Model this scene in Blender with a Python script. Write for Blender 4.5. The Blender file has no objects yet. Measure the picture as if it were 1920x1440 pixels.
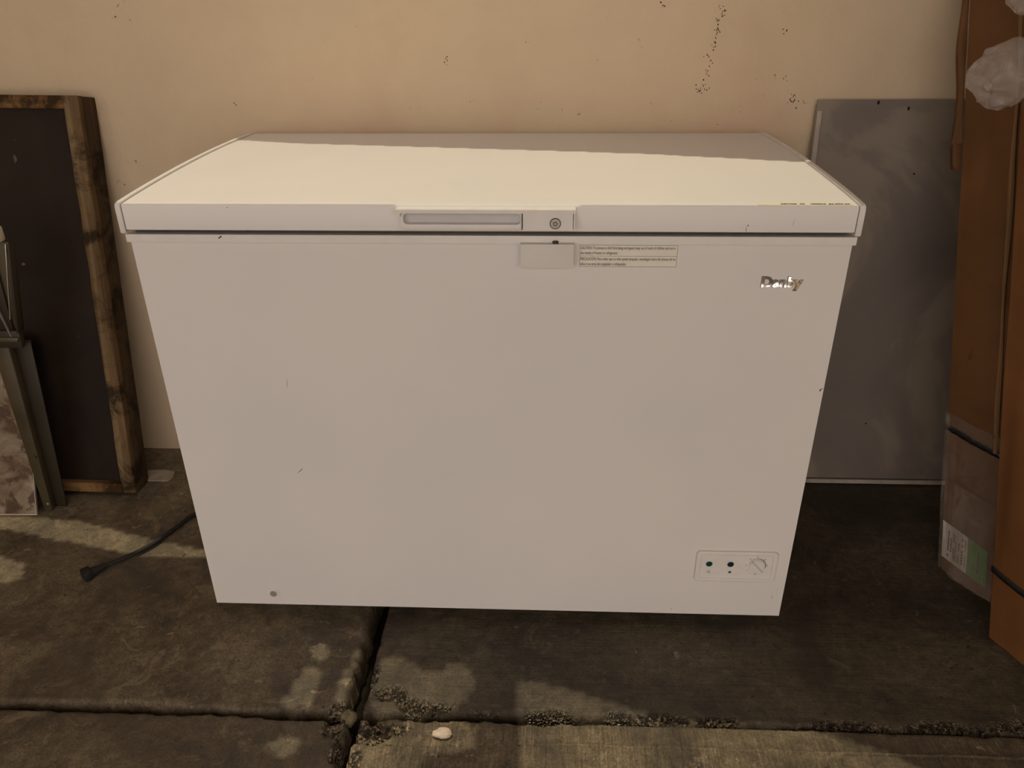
import bpy, bmesh, math, random
import numpy as np
from mathutils import Vector, Matrix
random.seed(4)
S = bpy.context.scene
COL = S.collection

# ---------------------------------------------------------------- camera
cd = bpy.data.cameras.new('camera'); cam = bpy.data.objects.new('camera', cd); COL.objects.link(cam)
CY, CP, CR = -0.0449, 0.4769, -0.0087
f = Vector((math.sin(CY)*math.cos(CP), math.cos(CY)*math.cos(CP), -math.sin(CP)))
r = Vector((math.cos(CY), -math.sin(CY), 0)); u = r.cross(f)
r2 = r*math.cos(CR)+u*math.sin(CR); u2 = -r*math.sin(CR)+u*math.cos(CR)
cam.matrix_world = Matrix(((r2.x, u2.x, -f.x, .0924), (r2.y, u2.y, -f.y, -1.1691), (r2.z, u2.z, -f.z, 1.1381), (0, 0, 0, 1)))
cd.sensor_fit = 'HORIZONTAL'; cd.sensor_width = 36; cd.lens = 36*1463.88/1920
cd.clip_start = .02
S.camera = cam
# ---------------------------------------------------------------- world, sun, exposure
w = bpy.data.worlds.new('world'); S.world = w; w.use_nodes = True
bg = w.node_tree.nodes['Background']
bg.inputs['Color'].default_value = (1.0, .88, .79, 1); bg.inputs['Strength'].default_value = 1.8
KX, KY = .25, .06                                   # sunlight travels (KX, -KY, -1)
sl = bpy.data.lights.new('sun', 'SUN'); sun = bpy.data.objects.new('sun', sl); COL.objects.link(sun)
sl.energy = 1.9; sl.angle = math.radians(.3); sl.color = (1, .90, .66)
sun.rotation_euler = Vector((KX, -KY, -1)).to_track_quat('-Z', 'Y').to_euler()
S.view_settings.view_transform = 'Standard'; S.view_settings.look = 'None'
S.view_settings.gamma = 1; S.view_settings.exposure = 0; S.view_settings.use_curve_mapping = False
S.cycles.max_bounces = 8

# ---------------------------------------------------------------- noise in numpy
def vnoise(x, y, seed=0):
    xi = np.floor(x).astype(np.int64); yi = np.floor(y).astype(np.int64)
    fx = x-xi; fy = y-yi; fx = fx*fx*(3-2*fx); fy = fy*fy*(3-2*fy)
    def h(a, b):
        n = (a*374761393+b*668265263+seed*974634777) & 0xffffffff
        n = ((n ^ (n >> 13))*1274126177) & 0xffffffff
        return ((n ^ (n >> 16)) & 0xffff)/65535.*2-1
    return (h(xi, yi)*(1-fx)+h(xi+1, yi)*fx)*(1-fy)+(h(xi, yi+1)*(1-fx)+h(xi+1, yi+1)*fx)*fy
def fbm(x, y, s, oct=4, seed=0):
    t = 0; a = 1.; n = 0.
    for k in range(oct):
        t = t+a*vnoise(x*s, y*s, seed+k*7); n += a; a *= .5; s = s*2.03
    return t/n
# ---------------------------------------------------------------- materials
def nodes(name):
    m = bpy.data.materials.new(name); m.use_nodes = True
    nt = m.node_tree; b = nt.nodes['Principled BSDF']
    return m, nt, b
def N(nt, t, **k):
    n = nt.nodes.new(t)
    for a, v in k.items():
        if a in n.inputs.keys(): n.inputs[a].default_value = v
        else: setattr(n, a, v)
    return n
def coords(nt, scale=(1, 1, 1), gen='Object', loc=(0, 0, 0)):
    tc = N(nt, 'ShaderNodeTexCoord'); mp = N(nt, 'ShaderNodeMapping')
    mp.inputs['Scale'].default_value = scale; mp.inputs['Location'].default_value = loc
    nt.links.new(tc.outputs[gen], mp.inputs[0]); return mp.outputs[0]
def noise(nt, vec, scale, detail=4, rough=.5, dist=0):
    n = N(nt, 'ShaderNodeTexNoise'); n.inputs['Scale'].default_value = scale; n.inputs['Detail'].default_value = detail
    n.inputs['Roughness'].default_value = rough; n.inputs['Distortion'].default_value = dist
    nt.links.new(vec, n.inputs['Vector']); return n.outputs[0]
def ramp(nt, fac, stops):
    n = N(nt, 'ShaderNodeValToRGB'); e = n.color_ramp.elements
    while len(e) < len(stops): e.new(.5)
    for q, (p, c) in zip(e, stops):
        q.position = p; q.color = (c[0], c[1], c[2], 1) if hasattr(c, '__len__') else (c, c, c, 1)
    nt.links.new(fac, n.inputs[0]); return n.outputs[0]
def mix(nt, fac, a, b, mode='MIX'):
    n = N(nt, 'ShaderNodeMixRGB'); n.blend_type = mode
    for s, v in ((0, fac), (1, a), (2, b)):
        if hasattr(v, 'is_output'): nt.links.new(v, n.inputs[s])
        else: n.inputs[s].default_value = v if s == 0 else (v[0], v[1], v[2], 1)
    return n.outputs[0]
def bump(nt, b, h, strength, dist=.002, prev=None):
    n = N(nt, 'ShaderNodeBump'); n.inputs['Strength'].default_value = strength; n.inputs['Distance'].default_value = dist
    nt.links.new(h, n.inputs['Height'])
    if prev: nt.links.new(prev, n.inputs['Normal'])
    nt.links.new(n.outputs[0], b.inputs['Normal']); return n.outputs[0]
def simple(name, col, rough=.5, metal=0, spec=None, var=0, vs=40, bmp=0):
    m, nt, b = nodes(name)
    b.inputs['Base Color'].default_value = (*col, 1); b.inputs['Roughness'].default_value = rough
    b.inputs['Metallic'].default_value = metal
    if spec is not None: b.inputs['Specular IOR Level'].default_value = spec
    v = coords(nt); n = noise(nt, v, vs, 4)
    a = max(var, .03)
    c = ramp(nt, n, [(.3, [x*(1-a) for x in col]), (.7, [min(1, x*(1+a)) for x in col])])
    nt.links.new(c, b.inputs['Base Color'])
    if bmp: bump(nt, b, n, bmp, .001)
    return m

def wall_mat():
    m, nt, b = nodes('painted_stucco'); v = coords(nt)
    big = noise(nt, v, 2.2, 4, .55, .4)
    c = ramp(nt, big, [(.32, (.72, .575, .40)), (.5, (.74, .585, .40)), (.68, (.71, .52, .365))])
    mid = noise(nt, v, 9, 5, .6)
    c = mix(nt, ramp(nt, mid, [(.35, .0), (.75, .28)]), c, (.58, .45, .31))
    # thin grey smears and dark specks
    sp = noise(nt, v, 75, 3, .55); msk = noise(nt, v, 5, 2)
    spk = mix(nt, 1., ramp(nt, sp, [(.70, 0.), (.74, 1.)]), ramp(nt, msk, [(.56, 0.), (.64, 1.)]), 'MULTIPLY')
    c = mix(nt, spk, c, (.09, .06, .04))
    nt.links.new(c, b.inputs['Base Color']); b.inputs['Roughness'].default_value = .75
    b.inputs['Specular IOR Level'].default_value = .25
    p = bump(nt, b, noise(nt, v, 130, 5, .65), .35, .0015)
    bump(nt, b, noise(nt, v, 14, 3, .5), .35, .006, p)
    return m
def concrete_mat(name, tone, brush=None, bs=.3, loc=(0, 0, 0)):
    m, nt, b = nodes(name); v = coords(nt, loc=loc)
    n1 = noise(nt, v, 5, 6, .66, .6); n2 = noise(nt, v, 48, 7, .75, .3); n3 = noise(nt, v, 3.1, 5, .65, .8); n4 = noise(nt, v, 240, 3, .6)
    d = [t*.5 for t in tone]; l = [t*1.5 for t in tone]
    c = ramp(nt, n1, [(.34, d), (.5, tone), (.66, l)])
    c = mix(nt, .75, c, ramp(nt, n2, [(.32, (.22, .21, .19)), (.68, (.80, .79, .76))]), 'OVERLAY')
    c = mix(nt, .6, c, ramp(nt, n4, [(.32, (.25, .24, .22)), (.68, (.76, .76, .74))]), 'OVERLAY')
    # pale mortar splashes, dark pits, damp areas
    c = mix(nt, ramp(nt, noise(nt, v, 15, 8, .78, 1.6), [(.55, 0.), (.63, .55)]), c, [min(1, t*2.3) for t in tone])
    c = mix(nt, ramp(nt, noise(nt, v, 34, 5, .7, .6), [(.645, 0.), (.68, .7)]), c, [t*2.9 for t in tone])
    c = mix(nt, ramp(nt, noise(nt, v, 60, 2, .5), [(.25, .9), (.31, 0.)]), c, [t*.25 for t in tone])
    c = mix(nt, ramp(nt, n3, [(.50, 0.), (.64, .6)]), c, [t*.42 for t in tone])
    at = N(nt, 'ShaderNodeAttribute'); at.attribute_name = 'broken'
    peb = N(nt, 'ShaderNodeTexVoronoi'); peb.inputs['Scale'].default_value = 230; nt.links.new(v, peb.inputs['Vector'])
    agg = ramp(nt, peb.outputs['Color'], [(.2, [t*.30 for t in tone]), (.55, [t*.9 for t in tone]), (.85, [t*4. for t in tone])])
    if brush:
        st = noise(nt, coords(nt, brush, loc=loc), 1., 5, .75, .5)
        c = mix(nt, .55, c, ramp(nt, st, [(.32, .2), (.68, .8)]), 'OVERLAY')
    c = mix(nt, at.outputs['Fac'], c, agg)
    nt.links.new(c, b.inputs['Base Color'])
    rg = mix(nt, at.outputs['Fac'], ramp(nt, n1, [(.3, .5), (.7, .75)]), (.16, .16, .16))
    nt.links.new(rg, b.inputs['Roughness'])
    p = bump(nt, b, n2, .9, .0030); p = bump(nt, b, n4, .5, .0012, p)
    if brush: p = bump(nt, b, st, bs, .004, p)
    pb = N(nt, 'ShaderNodeMath', operation='MULTIPLY'); nt.links.new(peb.outputs['Distance'], pb.inputs[0]); nt.links.new(at.outputs['Fac'], pb.inputs[1])
    bump(nt, b, pb.outputs[0], 1., .007, p)
    return m
def wood_mat(name, a, bcol, cc, axis, sc=1.):
    m, nt, b = nodes(name)
    s = [46*sc]*3; s[axis] = 2.2*sc
    v = coords(nt, s); g = noise(nt, v, 1., 5, .6, .6)
    c = ramp(nt, g, [(.3, a), (.52, bcol), (.75, cc)])
    v2 = coords(nt); dirt = noise(nt, v2, 11, 6, .7, .8)
    c = mix(nt, ramp(nt, dirt, [(.46, 0.), (.60, .9)]), c, [x*.22 for x in a])
    nt.links.new(c, b.inputs['Base Color']); b.inputs['Roughness'].default_value = .8
    b.inputs['Specular IOR Level'].default_value = .2
    p = bump(nt, b, g, .5, .002); bump(nt, b, dirt, .4, .003, p)
    return m
def blotch_mat(name, stops, scale=4, rough=.4, metal=0, dist=.8, spec=.5, fine=None, bmp=.1):
    m, nt, b = nodes(name); v = coords(nt)
    n1 = noise(nt, v, scale, 5, .55, dist)
    c = ramp(nt, n1, stops)
    if fine: c = mix(nt, ramp(nt, noise(nt, v, fine[0], 6, .7, .5), [(fine[1], 0.), (fine[1]+.06, fine[2])]), c, fine[3])
    nt.links.new(c, b.inputs['Base Color']); b.inputs['Roughness'].default_value = rough
    b.inputs['Metallic'].default_value = metal; b.inputs['Specular IOR Level'].default_value = spec
    bump(nt, b, noise(nt, v, scale*6, 4), bmp, .002)
    return m
def cardboard_mat(name, base, axis=2):
    m, nt, b = nodes(name); v = coords(nt)
    n1 = noise(nt, v, 7, 5, .6, .3)
    c = ramp(nt, n1, [(.3, [x*.78 for x in base]), (.7, [x*1.12 for x in base])])
    c = mix(nt, ramp(nt, noise(nt, v, 26, 3, .5), [(.70, 0.), (.74, .5)]), c, [x*.4 for x in base])
    s = [300, 300, 300]; s[axis] = 3
    fl = noise(nt, coords(nt, s), 1., 2)
    nt.links.new(c, b.inputs['Base Color']); b.inputs['Roughness'].default_value = .7; b.inputs['Specular IOR Level'].default_value = .3
    p = bump(nt, b, fl, .12, .001); bump(nt, b, noise(nt, v, 9, 3), .5, .008, p)
    return m
M = {}
M['wall'] = wall_mat()
TONE = (.094, .073, .046)
M['slab_smooth'] = concrete_mat('smooth_stained_concrete', [t*1.3 for t in TONE])
M['slab_across'] = concrete_mat('concrete_brushed_across', [t*.72 for t in TONE], (5, 330, 60), .5, (1.3, .4, 0))
M['slab_along'] = concrete_mat('concrete_brushed_along', [t*1.45 for t in TONE], (260, 12, 60), .9, (2.1, 3.3, 0))
M['slab_front'] = concrete_mat('worn_grey_brown_concrete', [t*1.2 for t in TONE], None, .3, (4.1, 1.3, 0))
M['soil'] = simple('damp_joint_soil', (.014, .010, .006), .9, spec=.1, var=.5, vs=60, bmp=.6)
M['gobo'] = simple('gobo_brown', (.10, .085, .06), .9, var=.3)  # surface of the added sun-blocking sheet overhead
def enamel():
    m, nt, b = nodes('white_enamel_steel'); v = coords(nt)
    c = ramp(nt, noise(nt, v, 3, 3, .5), [(.35, (.74, .72, .70)), (.65, (.78, .75, .725))])
    c = mix(nt, ramp(nt, noise(nt, v, 26, 6, .7, .4), [(.66, 0.), (.80, .22)]), c, (.5, .46, .4))
    nt.links.new(c, b.inputs['Base Color']); b.inputs['Roughness'].default_value = .34
    b.inputs['Specular IOR Level'].default_value = .5
    bump(nt, b, noise(nt, v, 2.5, 2, .4), .12, .01)
    return m
M['enamel'] = enamel()
M['plastic'] = simple('white_plastic', (.76, .73, .70), .42)
M['plastic2'] = simple('ivory_plastic', (.70, .67, .63), .5)
M['shade_plastic'] = simple('pale_grey_plastic', (.55, .53, .53), .5)
M['gasket'] = simple('dark_rubber_gasket', (.16, .14, .13), .6)
M['seam'] = simple('dark_seam', (.05, .04, .035), .7)
M['chrome'] = simple('chrome', (.8, .8, .82), .12, 1)
def badge():
    m, nt, b = nodes('chrome_badge'); v = coords(nt)
    b.inputs['Base Color'].default_value = (.9, .88, .86, 1); b.inputs['Metallic'].default_value = 1; b.inputs['Roughness'].default_value = .16
    bump(nt, b, noise(nt, v, 36, 1, .4), 1., .008); return m
M['chrome_badge'] = badge()
M['badge_edge'] = simple('dark_badge_edge', (.22, .19, .17), .4)
M['ink'] = simple('black_print', (.02, .017, .015), .6)
M['greyink'] = simple('grey_print', (.13, .11, .10), .6)
M['paper'] = simple('cream_sticker', (.80, .76, .66), .5)
M['tagpaper'] = simple('yellowish_tape', (.80, .74, .56), .5)
M['led1'] = simple('dark_green_lens', (.006, .05, .045), .08)
M['led2'] = simple('dark_blue_lens', (.008, .022, .05), .08)
M['hole'] = simple('black_hole', (.006, .005, .004), .9)
M['rubber'] = simple('black_cable_rubber', (.010, .009, .009), .6)
M['scratch'] = simple('dark_scuff', (.10, .085, .075), .7)
M['frame_wood'] = wood_mat('weathered_pine_upright', (.085, .048, .02), (.15, .095, .045), (.26, .19, .105), 2)
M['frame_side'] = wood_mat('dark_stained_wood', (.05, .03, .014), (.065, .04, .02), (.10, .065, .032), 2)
M['rail_wood'] = wood_mat('orange_brown_rail', (.12, .058, .02), (.22, .12, .048), (.34, .21, .10), 0)
M['dark_board'] = blotch_mat('charred_brown_board', [(.3, (.010, .006, .004)), (.55, (.020, .011, .006)), (.8, (.034, .021, .012))], 4.5, .6, 0, .8, .25, (22, .70, .35, (.10, .08, .05)), .3)
M['sheet'] = blotch_mat('stained_galvanised_sheet', [(.32, (.165, .135, .115)), (.49, (.205, .168, .14)), (.54, (.275, .225, .172)), (.8, (.285, .235, .18))], 2.6, .55, .0, .7, .5, (30, .72, .6, (.06, .045, .035)), .15)
M['trim'] = simple('pale_trim_strip', (.42, .36, .30), .45, var=.15)
M['olive'] = blotch_mat('olive_painted_steel', [(.3, (.055, .042, .022)), (.6, (.09, .072, .04)), (.8, (.15, .125, .075))], 6, .45, .2, .5, .5, (40, .66, .6, (.05, .035, .02)), .2)
M['olive_dark'] = blotch_mat('dark_olive_steel', [(.3, (.024, .018, .011)), (.7, (.045, .036, .022))], 6, .5, .2, .5, .5, None, .2)
M['cream_cap'] = simple('cream_metal_cap', (.55, .49, .36), .45, var=.1)
M['rust_sheet'] = blotch_mat('rusty_scratched_sheet', [(.34, (.10, .055, .028)), (.44, (.20, .145, .09)), (.54, (.27, .215, .155)), (.68, (.38, .31, .25))], 12, .45, .1, 1.4, .5, (26, .54, .85, (.06, .03, .014)), .5)
M['edge_shine'] = simple('bare_steel_edge', (.6, .55, .48), .3, .7)
M['card_a'] = cardboard_mat('brown_cardboard', (.155, .070, .024))
M['card_b'] = cardboard_mat('orange_brown_cardboard', (.165, .068, .020))
M['card_edge'] = cardboard_mat('pale_cardboard_edge', (.25, .14, .06))
M['strap'] = simple('black_strap', (.018, .016, .016), .35)
M['label_white'] = simple('white_shipping_label', (.55, .50, .44), .5, var=.08)
M['label_green'] = simple('green_label_panel', (.13, .30, .10), .5, var=.08)
M['stone'] = blotch_mat('pale_pebble', [(.3, (.45, .36, .27)), (.7, (.62, .52, .41))], 40, .7)
M['stone_dark'] = blotch_mat('mossy_rubble', [(.3, (.10, .085, .04)), (.7, (.26, .22, .12))], 80, .6, 0, .5, .5, None, .9)
def film_mat(name, alpha, col=(.62, .56, .52)):
    m, nt, b = nodes(name); v = coords(nt)
    out = nt.nodes['Material Output']; tr = N(nt, 'ShaderNodeBsdfTransparent'); tr.inputs[0].default_value = (.93, .91, .89, 1)
    ms = N(nt, 'ShaderNodeMixShader')
    a = ramp(nt, noise(nt, v, 24, 5, .7, 1.), [(.35, alpha*.55), (.7, min(1, alpha*1.6))])
    nt.links.new(a, ms.inputs[0]); nt.links.new(tr.outputs[0], ms.inputs[1]); nt.links.new(b.outputs[0], ms.inputs[2])
    nt.links.new(ms.outputs[0], out.inputs['Surface'])
    b.inputs['Base Color'].default_value = (*col, 1); b.inputs['Roughness'].default_value = .2
    bump(nt, b, noise(nt, v, 30, 3, .5, 2.), .35, .005)
    return m
M['film'] = film_mat('clear_wrapping_film', .15, (.52, .45, .39))
M['bag'] = film_mat('milky_plastic_bag', .26, (.66, .61, .56))

# ---------------------------------------------------------------- builders
def link(name, me, mat, parent=None, smooth=False):
    o = bpy.data.objects.new(name, me); COL.objects.link(o)
    if mat is not None and not me.materials: me.materials.append(mat)
    if parent: o.parent = parent
    if smooth:
        for p in me.polygons: p.use_smooth = True
    return o
def mesh_bm(bm, name='m'):
    me = bpy.data.meshes.new(name); bm.normal_update(); bm.to_mesh(me); bm.free(); return me
def obj(name, bm, mat, parent=None, smooth=False, bev=0, seg=2):
    if bev:
        bmesh.ops.bevel(bm, geom=[e for e in bm.edges if len(e.link_faces) == 2 and e.calc_face_angle(0) > .5], offset=bev, segments=seg, affect='EDGES', profile=.5)
    o = link(name, mesh_bm(bm, name), mat, parent, smooth or bool(bev))
    if smooth or bev: o.data.set_sharp_from_angle(angle=math.radians(35))
    return o
def box(bm, x0, x1, y0, y1, z0, z1):
    v = [bm.verts.new(p) for p in ((x0, y0, z0), (x1, y0, z0), (x1, y1, z0), (x0, y1, z0), (x0, y0, z1), (x1, y0, z1), (x1, y1, z1), (x0, y1, z1))]
    for q in ((0, 3, 2, 1), (4, 5, 6, 7), (0, 1, 5, 4), (1, 2, 6, 5), (2, 3, 7, 6), (3, 0, 4, 7)): bm.faces.new([v[i] for i in q])
    return v
def B(*a):
    bm = bmesh.new(); box(bm, *a); return bm
def cyl(bm, c, axis, rad, h, seg=32, r2=None, rx=1., rz=1.):
    """disc/cylinder whose axis is 'y' (facing the viewer) or 'z'; c is its rear/bottom centre, grows to -y / +z"""
    r2 = rad if r2 is None else r2
    a, b = [], []
    for i in range(seg):
        t = 2*math.pi*i/seg; cx, cz = math.cos(t), math.sin(t)
        if axis == 'y':
            a.append(bm.verts.new((c[0]+rad*rx*cx, c[1], c[2]+rad*rz*cz))); b.append(bm.verts.new((c[0]+r2*rx*cx, c[1]-h, c[2]+r2*rz*cz)))
        else:
            a.append(bm.verts.new((c[0]+rad*cx, c[1]+rad*cz, c[2]))); b.append(bm.verts.new((c[0]+r2*cx, c[1]+r2*cz, c[2]+h)))
    for i in range(seg): bm.faces.new((a[i], a[(i+1) % seg], b[(i+1) % seg], b[i]))
    bm.faces.new(b); bm.faces.new(a[::-1]); bmesh.ops.recalc_face_normals(bm, faces=bm.faces)
def rrect(cx, cz, hw, hh, rad, n=6):
    p = []
    for sx, sz, a0 in ((1, 1, 0), (-1, 1, 90), (-1, -1, 180), (1, -1, 270)):
        for i in range(n+1):
            t = math.radians(a0+90*i/n); p.append((cx+sx*(hw-rad)+rad*math.cos(t), cz+sz*(hh-rad)+rad*math.sin(t)))
    return p
def plate(bm, pts, y0, y1):
    """extrude an xz outline from y0 back to front y1"""
    a = [bm.verts.new((x, y0, z)) for x, z in pts]; b = [bm.verts.new((x, y1, z)) for x, z in pts]
    n = len(pts)
    for i in range(n): bm.faces.new((a[i], a[(i+1) % n], b[(i+1) % n], b[i]))
    bm.faces.new(b); bm.faces.new(a[::-1]); bmesh.ops.recalc_face_normals(bm, faces=bm.faces)
def ring(bm, outer, inner, y0, y1):
    """frame between two equal-count outlines"""
    n = len(outer)
    V = [[bm.verts.new((x, y, z)) for x, z in o] for o, y in ((outer, y0), (outer, y1), (inner, y1), (inner, y0))]
    for k in range(4):
        A, C = V[k], V[(k+1) % 4]
        for i in range(n): bm.faces.new((A[i], A[(i+1) % n], C[(i+1) % n], C[i]))
    bmesh.ops.recalc_face_normals(bm, faces=bm.faces)
def tube_pts(bm, pts, rad, seg=10):
    P = [Vector(p) for p in pts]; rings = []
    for i, p in enumerate(P):
        d = (P[min(i+1, len(P)-1)]-P[max(i-1, 0)]).normalized()
        s = d.cross(Vector((0, 0, 1)))
        s = Vector((1, 0, 0)) if s.length < .01 else s.normalized()
        t = s.cross(d); rr = rad[i] if hasattr(rad, '__len__') else rad
        rings.append([bm.verts.new(p+(s*math.cos(2*math.pi*k/seg)+t*math.sin(2*math.pi*k/seg))*rr) for k in range(seg)])
    for a, b in zip(rings, rings[1:]):
        for k in range(seg): bm.faces.new((a[k], a[(k+1) % seg], b[(k+1) % seg], b[k]))
    bm.faces.new(rings[0][::-1]); bm.faces.new(rings[-1]); bmesh.ops.recalc_face_normals(bm, faces=bm.faces)
def catmull(pts, n=8):
    P = [Vector(p) for p in pts]; P = [P[0]*2-P[1]]+P+[P[-1]*2-P[-2]]; o = []
    for i in range(1, len(P)-2):
        for k in range(n):
            t = k/n; a, b, c, d = P[i-1:i+3]
            o.append(.5*((2*b)+(c-a)*t+(2*a-5*b+4*c-d)*t*t+(3*b-a-3*c+d)*t**3))
    o.append(P[-2]); return o
def prism8(name, P, mat, parent=None, bev=0):
    """hexahedron from 4 bottom + 4 top points"""
    bm = bmesh.new(); v = [bm.verts.new(p) for p in P]
    for q in ((0, 3, 2, 1), (4, 5, 6, 7), (0, 1, 5, 4), (1, 2, 6, 5), (2, 3, 7, 6), (3, 0, 4, 7)): bm.faces.new([v[i] for i in q])
    bmesh.ops.recalc_face_normals(bm, faces=bm.faces)
    return obj(name, bm, mat, parent, bev=bev)
def text(name, s, size, width, mat, parent, loc, rot=(math.pi/2, 0, 0), bold=0, shear=0, depth=.0001, align='LEFT'):
    """lettering as a thin mesh, squeezed to the given width"""
    c = bpy.data.curves.new('t', 'FONT'); c.body = s; c.size = size; c.offset = bold; c.shear = shear; c.extrude = depth
    c.resolution_u = 3
    t = bpy.data.objects.new('t', c); COL.objects.link(t)
    bpy.context.view_layer.update()
    me = bpy.data.meshes.new_from_object(t.evaluated_get(bpy.context.evaluated_depsgraph_get()))
    bpy.data.objects.remove(t)
    xs = [v.co.x for v in me.vertices]; x0, x1 = min(xs), max(xs); k = width/(x1-x0) if width else 1
    for v in me.vertices: v.co.x = (v.co.x-x0)*k
    me.materials.clear()
    o = link(name, me, mat, parent); o.location = loc; o.rotation_euler = rot
    return o
def empty(name, loc, label, cat, rz=0, group=None):
    o = bpy.data.objects.new(name, None); COL.objects.link(o); o.location = loc; o.rotation_euler = (0, 0, rz)
    o.empty_display_size = .05
    o['label'] = label; o['category'] = cat
    if group: o['group'] = group
    return o
def tag(o, label, cat, group=None):
    o['label'] = label; o['category'] = cat
    if group: o['group'] = group
    return o
def sub(name, me_or_bm, mat, parent, origin, **k):
    """child whose vertices are given in world coordinates; parent stands at origin"""
    o = obj(name, me_or_bm, mat, parent, **k)
    o.data.transform(Matrix.Translation(-Vector(origin))); return o

# ================================================================ STRUCTURE
YW = .622
# --- back wall
def grid_mesh(xs, ys, zf, name, vert=False):
    X, Y = np.meshgrid(xs, ys); Z = zf(X, Y)
    nx, ny = len(xs), len(ys)
    if vert: V = np.stack([X, Z, Y], -1).reshape(-1, 3)
    else: V = np.stack([X, Y, Z], -1).reshape(-1, 3)
    i = np.arange(nx*ny).reshape(ny, nx)
    F = np.stack([i[:-1, :-1], i[:-1, 1:], i[1:, 1:], i[1:, :-1]], -1).reshape(-1, 4)
    if vert: pass
    me = bpy.data.meshes.new(name)
    me.vertices.add(len(V)); me.vertices.foreach_set('co', V.astype(np.float32).ravel())
    me.loops.add(F.size); me.loops.foreach_set('vertex_index', F.astype(np.int32).ravel())
    me.polygons.add(len(F)); me.polygons.foreach_set('loop_start', np.arange(0, F.size, 4, dtype=np.int32))
    me.polygons.foreach_set('loop_total', np.full(len(F), 4, dtype=np.int32))
    me.update(calc_edges=True); me.validate(); return me
def wz(X, Z):
    return YW-.002+.0035*fbm(X, Z, 2.2, 3, 3)+.0007*fbm(X, Z, 30, 3, 9)
xs = np.concatenate([np.linspace(-4, -1.3, 30)[:-1], np.linspace(-1.3, 1.3, 300), np.linspace(1.3, 4, 30)[1:]])
zs = np.concatenate([np.linspace(-.02, 1.2, 150), np.linspace(1.2, 2.5, 20)[1:]])
wall = link('wall_back', grid_mesh(xs, zs, wz, 'wall', True), M['wall'], smooth=True); wall['kind'] = 'structure'
wr_ = obj('light_block_right', B(1.50, 1.62, -2.6, YW, -.02, 2.3), M['wall']); wr_['kind'] = 'structure'  # unseen, added to block light coming from the right
wl_ = obj('light_block_left', B(-2.42, -2.3, -2.6, YW, -.02, 2.3), M['wall']); wl_['kind'] = 'structure'  # unseen, added to block low light from the far left
# chips where the paint is gone, shallow flakes on the wall
def flake(x, z, s, sz=None, seed=0):
    rnd = random.Random(seed); bm = bmesh.new(); n = 9
    y = float(wz(np.array([x]), np.array([z]))[0])-.0006
    c = bm.verts.new((x, y-.0006, z)); R = []
    for i in range(n):
        t = 2*math.pi*i/n; k = rnd.uniform(.45, 1.1)
        R.append(bm.verts.new((x+s*k*math.cos(t), y+.0004, z+(sz or s)*k*math.sin(t))))
    for i in range(n): bm.faces.new((c, R[i], R[(i+1) % n]))
    return bm
M['flake'] = simple('dark_paint_flake', (.07, .045, .03), .8)
M['flake2'] = simple('brown_paint_flake', (.22, .14, .085), .8)
bmf = bmesh.new()
rnd = random.Random(9)
def add_bm(dst, src):
    me = bpy.data.meshes.new('x'); src.to_mesh(me); src.free(); dst.from_mesh(me); bpy.data.meshes.remove(me)
trail = [(.447, 1.088), (.455, 1.078), (.452, 1.071), (.444, 1.062), (.441, 1.053), (.446, 1.046), (.444, 1.039), (.441, 1.031), (.443, 1.022), (.442, 1.012),
         (.430, .995), (.437, .978), (.433, .966), (.434, .953), (.431, .935), (.413, .930), (.419, .926), (.424, .929), (.437, .927),
         (.617, .915), (.620, .911), (.613, .904), (.622, .902), (.640, .905), (-.121, .993), (-.124, .988), (-.851, .776), (-.596, .901), (.582, 1.04), (.60, .95), (.33, 1.09)]
k = 0
for (x, z) in trail:
    for j in range(4):
        k += 1; add_bm(bmf, flake(x+rnd.gauss(0, .0035), z+rnd.gauss(0, .004), rnd.uniform(.0006, .0022), rnd.uniform(.0008, .0026), k))
for x, z in [(.155, .915), (.13, .885), (.075, .892), (-.07, .91), (.32, .905), (-.30, 1.05), (-.42, .95), (.05, 1.03), (.2, .99), (-.2, .89), (.25, .87), (.47, .868), (.51, .884), (.36, .862), (.12, .865)]:
    for j in range(2):
        k += 1; add_bm(bmf, flake(x+rnd.gauss(0, .006), z+rnd.gauss(0, .006), rnd.uniform(.0004, .0013), None, k))
fl = obj('paint_flakes', bmf, M['flake'], wall); fl['kind'] = 'stuff'
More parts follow.
